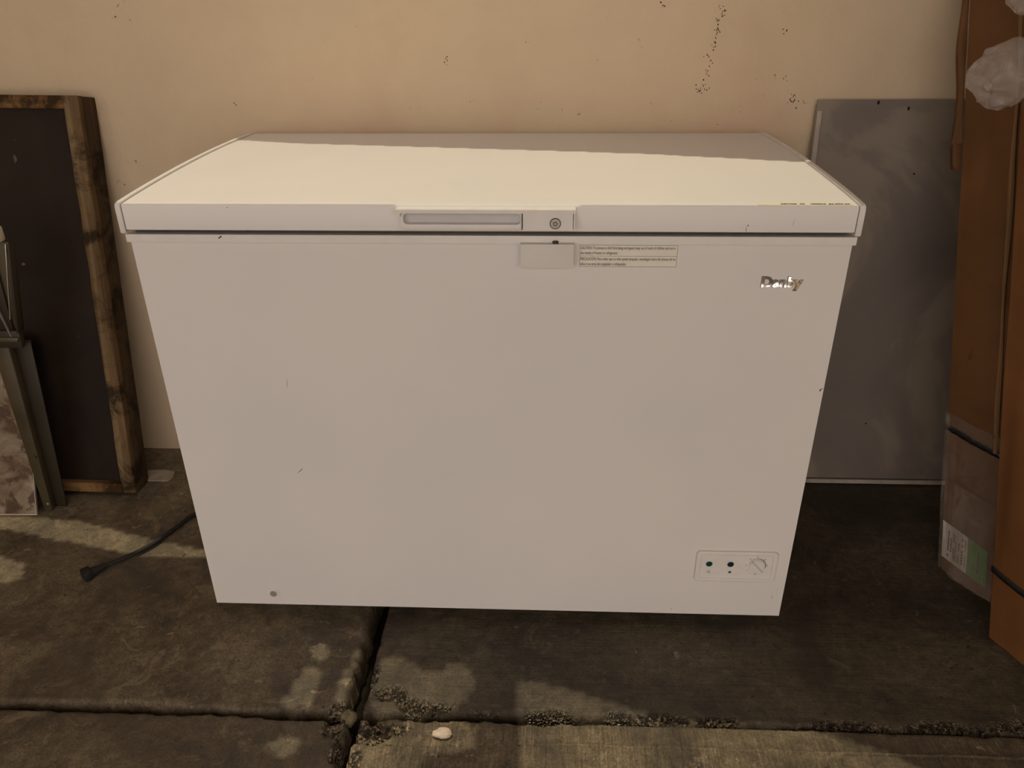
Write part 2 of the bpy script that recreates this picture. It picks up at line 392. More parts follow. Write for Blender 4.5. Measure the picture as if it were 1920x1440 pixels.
# pale plaster patch low on the wall, left of the freezer
# --- floor: soil under separate concrete slabs
fl = obj('floor', B(-5, 5, -6, YW+.05, -.09, -.052), M['soil']); fl['kind'] = 'structure'; floor = fl
def smooth01(t): t = np.clip(t, 0, 1); return t*t*(3-2*t)
def slab(x0, x1, y0, y1, mat, seed, chips=(), rough_front=None, fine=(-1.35, 1.35, -.62), depth=.055, rad=.008, edge_break=.5, tilt=0):
    def axis(a, b, fa, fb, h, hc):
        pts = [a]
        while pts[-1] < b-1e-6:
            p = pts[-1]; st = h if fa <= p <= fb else hc
            if p < fa: st = min(hc, max(h, fa-p)) 
            pts.append(min(b, p+st))
        return np.array(pts)
    xs = axis(x0-.02, x1+.02, fine[0], fine[1], .0042, .12); ys = axis(y0-.02, y1+.02, fine[2], 1., .0042, .12)
    X, Y = np.meshgrid(xs, ys)
    wob = .004*fbm(X, Y, 9, 3, seed)+.0035*fbm(X, Y, 45, 3, seed+5)
    near = np.exp(-((X+.2)/.35)**2)          # edges are more worn close to the crossing
    wob = wob*(.7+1.1*near)
    dl, dr, df, db = X-x0, x1-X, Y-y0, y1-Y
    if rough_front is not None: df = df+rough_front(X, Y)
    d = np.minimum(np.minimum(dl, dr), np.minimum(df, db))+wob
    br = np.zeros_like(X)
    Z = -rad*.6*(1-smooth01(d/rad))**2
    Z = np.where(d < 0, -rad*.6-depth*smooth01(-d/.006), Z)
    Z += .0012*fbm(X, Y, 4, 3, seed+2)+.0006*fbm(X, Y, 30, 3, seed+3)
    br = np.maximum(br, edge_break*smooth01(1-d/.010)*smooth01((fbm(X, Y, 14, 2, seed+8)-.05)/.2))
    for (cx, cy, rx, ry, dep) in chips:
        e = 1-np.sqrt(((X-cx)/rx)**2+((Y-cy)/ry)**2)+.35*fbm(X, Y, 38, 3, seed+11)
        m = smooth01(e/.35)
        Z -= m*dep*(1+.5*fbm(X, Y, 90, 2, seed+13)); br = np.maximum(br, m)
    Z += br*.0035*vnoise(X*230, Y*230, seed+17)
    Z += tilt
    zz = {}
    me = grid_mesh(xs, ys, lambda a, b: Z, 'slab')
    at = me.attributes.new('broken', 'FLOAT', 'POINT'); at.data.foreach_set('value', br.astype(np.float32).ravel())
    me.materials.append(mat)
    o = link('slab', me, None, floor, smooth=True)
    return o
JX = -.236; JY = -.234
slab(-4., JX-.015, JY+.009, YW+.02, M['slab_smooth'], 11, edge_break=.12, chips=((-.262, -.222, .022, .02, .008),))
slab(JX+.017, 4., JY+.012,  YW+.02, M['slab_across'], 23,
     chips=((-.178, -.186, .035, .022, .010), (-.135, -.207, .035, .022, .014), (-.09, -.212, .04, .010, .012), (-.212, -.150, .012, .03, .006), (.11, -.222, .055, .014, .010), (.23, -.222, .03, .014, .010), (.30, -.224, .06, .012, .006), (.40, -.226, .05, .010, .005), (.62, -.228, .08, .012, .005), (.78, -.228, .08, .016, .006), (.95, -.222, .1, .02, .006)),
     rough_front=lambda X, Y: .010*smooth01((X-.22)/.08)*1.0)
slab(-4., JX-.010, -5., JY-.008, M['slab_front'], 37, edge_break=.12, chips=((-.262, -.262, .022, .028, .010), (-.33, -.243, .04, .008, .006), (-.25, -.30, .01, .03, .006)))
slab(JX+.016, 4., -5., JY-.003, M['slab_along'], 41, chips=((-.205, -.262, .05, .030, .014), (-.165, -.258, .05, .018, .012), (-.212, -.32, .016, .026, .010)))
# tooled line pressed in the front right slab: a thin lip
bm = bmesh.new()
n = 120; a = []; b_ = []
for i in range(n):
    x = .06+i*.9/(n-1); y = -.279-.0008*math.sin(i*.31)-.0004*math.sin(i*1.3)
    a.append(bm.verts.new((x, y, .0004))); b_.append(bm.verts.new((x, y-.0018-.0006*math.sin(i*1.9), .0019)))
for i in range(n-1): bm.faces.new((a[i], a[i+1], b_[i+1], b_[i]))
c_ = [bm.verts.new((v.co.x, v.co.y-.004, .0004)) for v in b_]
for i in range(n-1): bm.faces.new((b_[i], b_[i+1], c_[i+1], c_[i]))
lip = obj('tooled_ridge', bm, M['slab_along'], floor, smooth=True)

bm = bmesh.new(); c = [(-.935, .462), (-.868, .462), (-.862, .478), (-.868, .505), (-.90, .512), (-.94, .508)]
a = [bm.verts.new((x, y, .0)) for x, y in c]; b_ = [bm.verts.new((x*.99-.009, y*.99+.004, .0042)) for x, y in c]
for i in range(6): bm.faces.new((a[i], a[(i+1) % 6], b_[(i+1) % 6], b_[i]))
bm.faces.new(b_); bmesh.ops.recalc_face_normals(bm, faces=bm.faces)
obj('mortar_patch', bm, simple('pale_mortar', (.30, .25, .19), .8, var=.2, bmp=.3), floor)
# --- added out-of-view sheet blocking the sun, holes cut to shape the lit patches
ZC = 2.3
def pt_gobo(x, y, z): return (x-KX*(ZC-z), y+KY*(ZC-z))
lid_lit_shape = [(-.62, .51), (-.56, .496), (-.41, .447), (-.035, .385), (.268, .333), (.562, .255), (.548, .24), (.548, -.0185), (.139, -.0185), (.139, -.038), (-.133, -.038), (-.133, -.0185), (-.563, -.0185), (-.563, .02), (-.62, .02)]
floor_lit_shapes = [
    [(-1.4, .31), (-1.2, .305), (-1.023, .296), (-.99, .285), (-.841, .241), (-.673, .199), (-.56, .160), (-.56, .155), (-.669, .174), (-.812, .176), (-.963, .208), (-1.184, .26), (-1.4, .30)],
    [(-1.3, .19), (-1.118, .160), (-1.044, .136), (-1.024, .085), (-1.066, .075), (-1.3, .06)],
    [(-.335, -.078), (-.322, -.074), (-.311, -.088), (-.313, -.108), (-.326, -.118), (-.342, -.108), (-.344, -.09)],
    [(-.345, -.137), (-.325, -.135), (-.309, -.15), (-.306, -.20), (-.318, -.222), (-.362, -.224), (-.364, -.205)],
    [(-.26, -.081), (-.240, -.081), (-.243, -.2), (-.272, -.21), (-.275, -.16), (-.264, -.12)],
    [(-.203, -.105), (-.187, -.100), (-.132, -.120), (-.122, -.132), (-.09, -.132), (-.075, -.116), (-.045, -.115), (-.026, -.15), (-.030, -.185), (-.05, -.215), (-.2, -.235), (-.22, -.17)],
    [(.050, -.150), (.090, -.153), (.139, -.162), (.268, -.209), (.32, -.230), (.1, -.236), (.05, -.225)],
    [(.064, -.228), (.448, -.228), (.538, -.235), (.60, -.255), (.66, -.275), (.72, -.31), (.8, -.4), (.8, -.52), (.062, -.52)],
    [(-.23, -.27), (-.12, -.236), (-.04, -.232), (-.015, -.26), (-.020, -.291), (-.05, -.305), (-.085, -.30), (-.10, -.325), (-.09, -.36), (-.12, -.42), (-.24, -.42)],
    [(-.368, -.300), (-.345, -.286), (-.318, -.283), (-.305, -.300), (-.322, -.318), (-.345, -.325)],
]
polys = [[pt_gobo(x, y, .846) for x, y in lid_lit_shape]]+[[pt_gobo(x, y, 0) for x, y in g] for g in floor_lit_shapes]
h = .0095
gx = np.arange(-2.31, 1.50, h); gy = -.0155+KY*(ZC-.846)+h*np.arange(-72, 61)
CX, CYY = np.meshgrid(gx+h/2, gy+h/2)
inside = np.zeros_like(CX, bool)
for poly in polys:
    c = np.zeros_like(CX, bool); n = len(poly)
    for i in range(n):
        (xa, ya), (xb, yb) = poly[i], poly[(i+1) % n]
        if ya == yb: continue
        c ^= ((ya > CYY) != (yb > CYY)) & (CX < (xb-xa)*(CYY-ya)/(yb-ya)+xa)
    inside |= c
nx, ny = len(gx), len(gy)
idx = np.arange((nx+1)*(ny+1)).reshape(ny+1, nx+1)
VX, VY = np.meshgrid(np.append(gx, gx[-1]+h), np.append(gy, gy[-1]+h))
V = np.stack([VX, VY, ZC+.004*fbm(VX, VY, 3, 2, 5)], -1).reshape(-1, 3)
F = np.stack([idx[:-1, :-1], idx[:-1, 1:], idx[1:, 1:], idx[1:, :-1]], -1)[~inside]
nv = len(V); V = np.vstack([V, [(-2.31, -2.6, ZC), (1.49, -2.6, ZC), (1.49, gy[0], ZC), (-2.31, gy[0], ZC)]]); F = np.vstack([F, [[nv, nv+1, nv+2, nv+3]]])
me = bpy.data.meshes.new('gobo'); me.from_pydata(V.tolist(), [], F.tolist())
bm = bmesh.new(); bm.from_mesh(me); bmesh.ops.delete(bm, geom=[v for v in bm.verts if not v.link_faces], context='VERTS'); bm.to_mesh(me); bm.free()
can = link('sun_gobo', me, M['gobo']); can['kind'] = 'structure'  # unseen light blocker, added overhead to shade and dapple the scene
sol = can.modifiers.new('thickness', 'SOLIDIFY'); sol.thickness = .004

# ================================================================ CHEST FREEZER
W = .5585
fz = empty('chest_freezer', (0, .3, 0), 'large white chest freezer with a closed lid standing against the wall', 'freezer')
O = (0, .3, 0)
# body shell
sub('body', B(-W, W, 0, .575, .030, .781), M['enamel'], fz, O, bev=.0035, seg=3)
# base frame under the shell
sub('base_frame', B(-W+.03, W-.03, .03, .55, .012, .031), M['gasket'], fz, O, bev=.002)
# rim collar
WR = .5615
bm = bmesh.new(); box(bm, -WR, WR, -.0065, .585, .779, .7915)
rim = sub('rim', bm, M['plastic'], fz, O, bev=.0018)
# gasket: two stacked grey lips
g = sub('gasket', B(-.535, .535, .012, .56, .7905, .7955), M['gasket'], fz, O, bev=.001)
sub('gasket', B(-.545, .545, -.004, .57, .7955, .8012), M['seam'], fz, O, bev=.001)
# lid: domed pan
WL = .5505; YL = -.0185; YB = .602; ZL0, ZL1 = .8005, .8415
def dome(t): return .0075*math.sin(math.pi*min(1, max(0, t)))**.8*(1 if t < .5 else 1)
bm = bmesh.new(); prof = [(YL+.004, ZL0), (YL, ZL0+.002), (YL, ZL1-.0022), (YL+.0008, ZL1-.0006), (YL+.003, ZL1)]
for i in range(1, 41):
    t = i/41; prof.append((YL+.003+(YB-YL-.006)*t, ZL1+dome(t)))
prof += [(YB-.003, ZL1), (YB, ZL1-.003), (YB, ZL0)]
rows = []
for x in (-WL, WL): rows.append([bm.verts.new((x, y, z)) for y, z in prof])
n = len(prof)
for i in range(n): bm.faces.new((rows[0][i], rows[0][(i+1) % n], rows[1][(i+1) % n], rows[1][i]))
bm.faces.new(rows[0][::-1]); bm.faces.new(rows[1]); bmesh.ops.recalc_face_normals(bm, faces=bm.faces)
lid = sub('lid', bm, M['enamel'], fz, O, smooth=True)
def end_cap(s):
    bm = bmesh.new(); x0, x1 = s*(WL+.0012), s*(WL+.0098); up = .0028
    pr = [(YL+.006, ZL0-.004), (YL-.001, ZL0-.004), (YL-.0022, ZL0-.002), (YL-.0022, ZL1-.004), (YL+.0005, ZL1+.0012), (YL+.006, ZL1+up)]
    for i in range(1, 40):
        t = i/40; pr.append((YL+.006+(YB-YL-.010)*t, ZL1+up+dome(t)))
    pr += [(YB, ZL1+up-.002), (YB+.001, ZL0-.004)]
    A = [bm.verts.new((x0, y, z)) for y, z in pr]; C = [bm.verts.new((x1, y, z)) for y, z in pr]
    for i in range(len(pr)): bm.faces.new((A[i], A[(i+1) % len(pr)], C[(i+1) % len(pr)], C[i]))
    bm.faces.new(A[::-1]); bm.faces.new(C); bmesh.ops.recalc_face_normals(bm, faces=bm.faces)
    bmesh.ops.bevel(bm, geom=[e for e in bm.edges if len(e.link_faces) == 2 and e.calc_face_angle(0) > .9], offset=.0009, segments=2, affect='EDGES')
    return obj('end_cap', bm, M['plastic'], lid, smooth=True)
for s in (-1, 1):
    e = end_cap(s); e.data.transform(Matrix.Translation(-Vector(O)))
    sub('seam', B(min(s*WL, s*(WL+.0014)), max(s*WL, s*(WL+.0014)), YL+.0015, YB-.01, ZL0, ZL1-.0012), M['seam'], lid, O)
# handle on the lid: ledge over a scooped grip, lock panel at right
YH = -.0335
hx0, hx1, hz0, hz1 = -.131, .1365, .8085, .8388
bm = bmesh.new()
ring_o = rrect((-.125+.058)/2+.0, .8235-.001, (.058+.125)/2, .0155, .003, 5)
ring_i = rrect((-.119+.056)/2, .8232, (.056+.119)/2, .0078, .0055, 5)
ring(bm, ring_o, ring_i, YL+.002, YH+.004)
hd = sub('handle', bm, M['plastic'], fz, O, bev=.0008)
bm = bmesh.new(); plate(bm, ring_i, YL+.004, YL-.0008); sub('grip_recess', bm, M['shade_plastic'], hd, O)
bm = bmesh.new(); box(bm, hx0, .1373, YH-.0025, YL+.002, .8340, hz1)
box(bm, hx0, hx0+.0085, YH-.0015, YL+.002, .828, .8345)
sub('ledge', bm, M['plastic'], hd, O, bev=.0014, seg=3)
sub('lock_panel', B(.0595, .1335, YH, YL+.002, hz0-.001, .8335), M['plastic'], hd, O, bev=.0006)
sub('seam', B(.0578, .0592, YH+.002, YL+.002, hz0, .8335), M['seam'], hd, O)
sub('side_rib', B(.1345, hx1, YH-.001, YL+.002, hz0-.001, .8338), M['plastic'], hd, O, bev=.0005)
sub('seam', B(.0593, .1345, YH+.0015, YL+.001, .8334, .8341), M['seam'], hd, O)
bm = bmesh.new(); cyl(bm, (.1075, YH+.001, .8185), 'y', .0078, .0022, 36, .0072)
lock = sub('lock', bm, M['chrome'], hd, O, smooth=True)
bm = bmesh.new(); o_ = [(.1075+.0084*math.cos(t*math.pi/18), .8185+.0084*math.sin(t*math.pi/18)) for t in range(36)]
i_ = [(.1075+.0073*math.cos(t*math.pi/18), .8185+.0073*math.sin(t*math.pi/18)) for t in range(36)]
ring(bm, o_, i_, YH+.001, YH-.0006); sub('lock_ring', bm, M['seam'], hd, O)
pent = lambda R: [(.1075+R*math.cos(math.pi/2+2*math.pi*k/5), .8183+R*math.sin(math.pi/2+2*math.pi*k/5)) for k in range(5)]
bm = bmesh.new(); ring(bm, pent(.0037), pent(.0024), YH, YH-.0016); sub('keyhole', bm, M['seam'], hd, O)
# latch block under the rim
bm = bmesh.new(); box(bm, .0555, .1365, -.0165, .0005, .7445, .7815)
lt = sub('latch_block', bm, M['plastic2'], fz, O, bev=.0012)
bm = bmesh.new(); cyl(bm, (.1085, -.010, .781), 'z', .0045, .0035, 16); sub('latch_pin', bm, M['seam'], lt, O, smooth=True)
# caution label
def quadplate(x0, x1, z0, z1, y, t): return B(x0, x1, y-t, y, z0, z1)
lb = sub('caution_label', quadplate(.1445, .2985, .7395, .7772, 0, .0004), M['paper'], fz, O)
bm = bmesh.new(); yb = -.00055
for (x0, x1, z0, z1) in ((.1465, .2965, .7755, .7759), (.1465, .2965, .7411, .7415), (.1465, .1469, .7411, .7759), (.2961, .2965, .7411, .7759), (.1465, .2965, .7583, .7586)):
    box(bm, x0, x1, yb-.0001, yb+.0003, z0, z1)
sub('border', bm, M['ink'], lb, O)
L = [("CAUTION: To prevent a child from being entrapped, keep out of reach of children and not in", .1450, .7693), ("the vicinity of freezer or refrigerator.", .0575, .7613),
     ("PRECAUCI\u00d3N: Para evitar que un ni\u00f1o quede atrapado, mant\u00e9ngalo fuera del alcance de los", .1465, .7517), ("ni\u00f1os y no cerca del congelador o refrigerador.", .0715, .7435)]
for s, wd, z in L: text('lettering', s, .0066, wd, M['ink'], lb, (.1478, -.0007-.3, z), bold=.0)
# brand badge
bd = text('brand_badge', 'Danby', .0232, .0635, M['chrome_badge'], fz, (.4305, -.0012-.3, .7105), bold=.0008, shear=0, depth=.0011)
text('outline', 'Danby', .0232, .0650, M['badge_edge'], bd, (-.0008, .0009, -.0003), rot=(0, 0, 0), bold=.0015, depth=.0003)
bd.children[0].location = (-.0008, -.0003, -.0011)
# drain plug
bm = bmesh.new(); cyl(bm, (-.4385, .001, .0575), 'y', .0135, .0028, 36, .0125)
dp = sub('drain_plug', bm, M['plastic'], fz, O, smooth=True)
bm = bmesh.new(); cyl(bm, (-.4382, -.001, .0590), 'y', .0083, .0022, 30, .0079); sub('plug_cap', bm, M['shade_plastic'], dp, O, smooth=True)
bm = bmesh.new(); cyl(bm, (-.4382, -.0028, .0592), 'y', .0066, .0006, 30, .0062)
sub('plug_face', bm, simple('grey_plug_face', (.27, .25, .22), .6), dp, O)
# control panel
pcx, pcz = .460, .1515
bm = bmesh.new()
ring(bm, rrect(pcx, pcz, .0755, .0358, .008, 6), rrect(pcx, pcz, .0665, .0278, .003, 6), .001, -.0042)
cp = sub('control_panel', bm, M['plastic'], fz, O, bev=.0012)
bm = bmesh.new(); plate(bm, rrect(pcx, pcz, .0668, .0280, .003, 6), .001, -.0012); sub('panel_face', bm, M['plastic'], cp, O)
bm = bmesh.new(); ring(bm, rrect(pcx, pcz, .0768, .0371, .009, 6), rrect(pcx, pcz, .0752, .0355, .008, 6), .001, -.0004); sub('seam', bm, M['shade_plastic'], cp, O)
for x, mt, nm in ((.4095, 'led1', 'dark green indicator lens'), (.4495, 'led2', 'dark blue indicator lens')):
    bm = bmesh.new(); c1 = [(x+.0080*math.cos(t*math.pi/15), .1572+.0080*math.sin(t*math.pi/15)) for t in range(30)]
    c2 = [(x+.0062*math.cos(t*math.pi/15), .1572+.0062*math.sin(t*math.pi/15)) for t in range(30)]
    ring(bm, c1, c2, -.001, -.0024); sub('lamp_bezel', bm, M['plastic'], cp, O, smooth=True)
    bm = bmesh.new(); cyl(bm, (x, -.001, .1572), 'y', .0064, .0012, 30, .0060)
    q = sub('indicator_light', bm, M[mt], cp, O, smooth=True); q['label'] = nm
# printed symbols: power, snowflake, dial numbers
bm = bmesh.new(); ys = -.0013
o1, i1 = [], []
for k in range(25):
    t = math.radians(125+290*k/24); o1.append((.4105+.0031*math.cos(t), .1378+.0031*math.sin(t))); i1.append((.4105+.0023*math.cos(t), .1378+.0023*math.sin(t)))
for k in range(24):
    bm.faces.new([bm.verts.new((p[0], ys, p[1])) for p in (o1[k], o1[k+1], i1[k+1], i1[k])])
box(bm, .4101, .4109, ys-.0001, ys, .1382, .1415)
sub('power_symbol', bm, M['ink'], cp, O)
bm = bmesh.new()
for k in range(4):
    t = math.pi*k/4; d = Vector((math.cos(t), 0, math.sin(t)))*.0034; p = Vector((-math.sin(t), 0, math.cos(t)))*.00055; c0 = Vector((.4502, ys-.00002*k, .1378))
    bm.faces.new([bm.verts.new(c0+v) for v in (d+p, -d+p, -d-p, d-p)])
sub('snowflake_symbol', bm, M['ink'], cp, O)
dc = (.4985, .1558)
bm = bmesh.new(); cyl(bm, (dc[0], -.001, dc[1]), 'y', .0155, .0012, 40, .0155)
dial = sub('thermostat_dial', bm, M['plastic'], cp, O, smooth=True)
bm = bmesh.new(); cyl(bm, (dc[0], -.0022, dc[1]), 'y', .0148, .0045, 40, .0138); bmo = bm
sub('dial_knob', bmo, M['plastic'], cp, O, smooth=True)
bm = bmesh.new(); a0 = math.radians(132)
d = Vector((math.cos(a0), 0, math.sin(a0))); p = Vector((-math.sin(a0), 0, math.cos(a0)))
vs = []
for yy in (-.0060, -.0082):
    for s1, s2 in ((1, 1), (-1, 1), (-1, -1), (1, -1)): vs.append(bm.verts.new(Vector((dc[0], yy, dc[1]))+d*s1*.0160+p*s2*.0013))
for q in ((0, 1, 2, 3), (4, 5, 6, 7), (0, 1, 5, 4), (1, 2, 6, 5), (2, 3, 7, 6), (3, 0, 4, 7)): bm.faces.new([vs[i] for i in q])
bmesh.ops.recalc_face_normals(bm, faces=bm.faces); sub('dial_pointer', bm, M['shade_plastic'], cp, O)
bm = bmesh.new()
for k in range(30):
    t0, t1 = math.radians(-42+200*k/30), math.radians(-42+200*(k+1)/30); wd = .0003+.0009*(1-k/30)
    pts = [(dc[0]+R*math.cos(t), ys-.001, dc[1]+R*math.sin(t)) for R, t in ((.0158, t0), (.0158, t1), (.0158+wd, t1), (.0158+wd, t0))]
    bm.faces.new([bm.verts.new(p) for p in pts])
sub('dial_scale', bm, M['ink'], cp, O)
for s, a in (('1', 218), ('2', 180), ('3', 133), ('4', 90), ('5', 45), ('6', 0)):
    a = math.radians(a); Rn = .0198
    text('dial_number', s, .0040, .0007 if s == '1' else .0018, M['greyink'], cp, (dc[0]+Rn*math.cos(a)-.0009, -.0014-.3, dc[1]+Rn*math.sin(a)-.0015), bold=.00012)
text('dial_number', '0', .0045, .0024, M['greyink'], cp, (dc[0]-.0012, -.0014-.3, dc[1]-.0228), bold=.00012)
text('lettering', 'MIN MAX', .0022, .0055, M['greyink'], cp, (dc[0]-.012, -.0014-.3, dc[1]+.0195)) if False else None
# price tape on the lid front edge
def lid_z(y): return ZL1+dome((y-YL-.003)/(YB-YL-.006))
tp = sub('price_tape', (lambda b: b)(B(.405, .543, -.0145, -.0035, .8417, .8423)), M['tagpaper'], fz, O)
for s, x, wd in (('AZH260', .4385, .024), ('02', .4665, .0075), ('250526', .4825, .0225), ('$6,599.00', .5085, .031)):
    text('lettering', s, .0062, wd, M['ink'], tp, (x, -.0118-.3, .8429), rot=(0, 0, 0), bold=.00012)
# feet
for sx in (-1, 1):
    for y in (.062, .53):
        bm = bmesh.new(); x = sx*.452; box(bm, x-.018, x+.018, y-.018 if y < .1 else y-.018, y+.018, .0, .0125)
        sub('foot', bm, M['plastic'], fz, O, bev=.002)
# small scuffs and chips in the enamel
def scuff(p0, p1, wd, y=-.0004, mat='scratch'):
    bm = bmesh.new(); n = 7; R = random.Random(int(p0[0]*9999)); A = []; C = []
    for i in range(n):
        t = i/(n-1); x = p0[0]+(p1[0]-p0[0])*t+R.uniform(-1, 1)*wd*.4; z = p0[1]+(p1[1]-p0[1])*t
        k = wd*(math.sin(math.pi*t)*.9+.1)/2
        A.append(bm.verts.new((x-k, y, z))); C.append(bm.verts.new((x+k, y, z)))
    for i in range(n-1): bm.faces.new((A[i], A[i+1], C[i+1], C[i]))
    sub('scuff', bm, M[mat], fz, O)
scuff((-.350, .347), (-.340, .357), .0018); scuff((-.352, .345), (-.346, .352), .0010)
scuff((-.3455, .520), (-.344, .538), .0006); scuff((.5515, .526), (.5560, .533), .0030)
scuff((-.4135, .785), (-.4105, .790), .0034, -.0070, 'hole'); scuff((.392, .8015), (.391, .811), .0009, YL-.0004, 'scratch'); scuff((.3925, .811), (.394, .814), .0016, YL-.0005, 'hole')
scuff((.458, .812), (.460, .822), .0014, YL-.0004, 'shade_plastic'); scuff((.348, .041), (.3485, .043), .0018, -.0004, 'hole')
scuff((-.388, .8365), (-.3865, .838), .0016, YL-.0004, 'hole')
scuff((.538, .075), (.5385, .081), .0010); scuff((-.405, .0585), (-.402, .060), .0020, -.0004, 'shade_plastic')

# ================================================================ LEANING FRAMED BOARD (left)
th = math.atan2(.157, .921); Hh = .932; T = .070
fr = empty('framed_board', (-1.13, .397, 0), 'dark board in a weathered wooden frame leaning on the wall left of the freezer', 'board')
fr.rotation_euler = (-th, .014, 0)
xR = .209; xL = -.24
# local: x, y = into wall, z = along the slope; rests on its rear bottom edge
zoff = T*math.sin(th); fr.location.z = zoff
def wobble(bm, amp, sc, seed):
    bmesh.ops.subdivide_edges(bm, edges=[e for e in bm.edges if e.calc_length() > .15], cuts=14, use_grid_fill=True)
    for v in bm.verts:
        c = v.co; v.co.x += amp*float(vnoise(np.array(c.z*sc), np.array(c.y*50+seed), seed)); v.co.y += amp*.5*float(vnoise(np.array(c.z*sc), np.array(c.x*50), seed+3))
def part(name, a, mat, par, amp=0, seed=1, bev=.0015):
    bm = B(*a)
    if amp: wobble(bm, amp, 22, seed)
    return obj(name, bm, M[mat], par, bev=bev)
st = part('stile', (xR-.033, xR-.0005, 0, .02, 0, Hh), 'frame_wood', fr, .0016, 5)
part('side_panel', (xR-.016, xR, .0205, T, .0, Hh-.001), 'frame_side', fr, .0012, 8)
part('rail', (xL, xR-.0335, .001, .02, .0, .0235), 'rail_wood', fr)
part('rail', (xL, xR-.0335, .001, .02, Hh-.027, Hh), 'rail_wood', fr)
part('side_rail', (xL, xR-.0165, .0205, T, Hh-.014, Hh-.001), 'frame_side', fr)
part('side_rail', (xL, xR-.0165, .0205, T, 0, .014), 'frame_side', fr)
part('stile', (xL-.033, xL-.0005, 0, .02, 0, Hh), 'frame_wood', fr, .0016, 15)
part('side_panel', (xL-.033, xL-.017, .0205, T, 0, Hh-.001), 'frame_side', fr)
part('panel', (xL-.012, xR-.0165, .0205, .028, .0145, Hh-.0145), 'dark_board', fr)
for (x, z, sx, sz, mt) in ((.035, .80, .005, .011, 'olive'), (-.035, .832, .007, .002, 'olive'), (-.04, .785, .003, .004, 'frame_wood'), (.012, .565, .005, .004, 'rail_wood'), (.04, .838, .006, .003, 'olive_dark')):
    bm = bmesh.new(); R = random.Random(int(z*1000)); c = bm.verts.new((x, .0195, z)); rr = [bm.verts.new((x+sx*R.uniform(.6, 1.1)*math.cos(k*math.pi/5), .0204, z+sz*R.uniform(.6, 1.1)*math.sin(k*math.pi/5))) for k in range(10)]
    for k in range(10): bm.faces.new((c, rr[k], rr[(k+1) % 10]))
    obj('paint_spot', bm, M[mt], fr)

# ================================================================ FOLDING METAL STAND and RUSTY SHEET (far left)
ms = empty('metal_stand', (-1.09, .335, 0), 'olive folding metal stand leaning at the left edge of the picture', 'stand')
Om = (-1.09, .335, 0)
def bar(name, p0, p1, wx, wy, mat, bev=.0015, wx1=None):
    p0, p1 = Vector(p0), Vector(p1); wx1 = wx1 or wx
    P = [p0+Vector(v) for v in ((-wx/2, -wy/2, 0), (wx/2, -wy/2, 0), (wx/2, wy/2, 0), (-wx/2, wy/2, 0))]+[p1+Vector(v) for v in ((-wx1/2, -wy/2, 0), (wx1/2, -wy/2, 0), (wx1/2, wy/2, 0), (-wx1/2, wy/2, 0))]
    o = prism8(name, P, M[mat], ms, bev); o.data.transform(Matrix.Translation(-Vector(Om))); return o
# lower channel: pale web on the left, darker flange on the right, open at the back
bar('channel', (-1.108, .332, 0.001), (-1.100, .345, .44), .017, .004, 'olive', .001, .036)
bar('channel_flange', (-1.0855, .350, 0.001), (-1.062, .365, .44), .028, .004, 'olive_dark', .001, .040)
bar('channel_lip', (-1.0985, .340, 0.001), (-1.0815, .353, .44), .003, .020, 'olive', .0008)
bar('hinge_plate', (-1.080, .338, .435), (-1.078, .340, .475), .078, .014, 'olive_dark', .002)
bar('hinge_plate', (-1.073, .330, .452), (-1.070, .332, .462), .060, .010, 'olive', .002)
# upper leg
bar('upper_leg', (-1.073, .350, .47), (-1.036, .350, .668), .050, .004, 'olive', .001)
bar('upper_leg_flange', (-1.0415, .342, .47), (-1.002, .342, .668), .005, .022, 'olive_dark', .001)
bar('upper_leg_lip', (-1.052, .338, .50), (-1.0085, .336, .668), .0022, .004, 'edge_shine', .0005)
bar('brace', (-1.058, .335, .455), (-1.085, .335, .62), .0022, .006, 'edge_shine', .0005)
bar('brace_web', (-1.072, .343, .46), (-1.062, .343, .64), .030, .003, 'olive_dark', .0005)
bar('top_rail', (-1.053, .332, .673), (-1.053, .332, .706), .088, .026, 'cream_cap', .006)
bm = bmesh.new(); cyl(bm, (-1.0985, .3315, .152), 'y', .0045, .0015, 20); sub('rivet', bm, M['olive'], ms, Om, smooth=True)
bm = bmesh.new(); cyl(bm, (-1.102, .3295, .022), 'y', .003, .0015, 16); sub('rivet', bm, M['edge_shine'], ms, Om, smooth=True)

P = [(-1.40, .306, .001), (-1.127, .314, .001), (-1.127, .317, .001), (-1.40, .309, .001), (-1.40, .430, .41), (-1.115, .436, .41), (-1.115, .439, .41), (-1.40, .433, .41)]
rs = empty('metal_sheet', (-1.26, .31, 0), 'rusty scratched metal sheet standing behind the olive stand at the lower left', 'sheet')
o = prism8('sheet', P, M['rust_sheet'], rs); o.data.transform(Matrix.Translation((1.26, -.31, 0)))
P = [(-1.1275, .3125, .0), (-1.1255, .3125, .0), (-1.1255, .3182, .0), (-1.1275, .3182, .0), (-1.1155, .4345, .411), (-1.1135, .4345, .411), (-1.1135, .4402, .411), (-1.1155, .4402, .411)]
o = prism8('bright_edge', P, M['edge_shine'], rs); o.data.transform(Matrix.Translation((1.26, -.31, 0)))
P = [(-1.40, .3043, .0), (-1.1255, .3123, .0), (-1.1255, .314, .0), (-1.40, .306, .0), (-1.40, .3053, .0022), (-1.1255, .3133, .0022), (-1.1255, .315, .0022), (-1.40, .307, .0022)]
o = prism8('bright_edge', P, M['edge_shine'], rs); o.data.transform(Matrix.Translation((1.26, -.31, 0)))

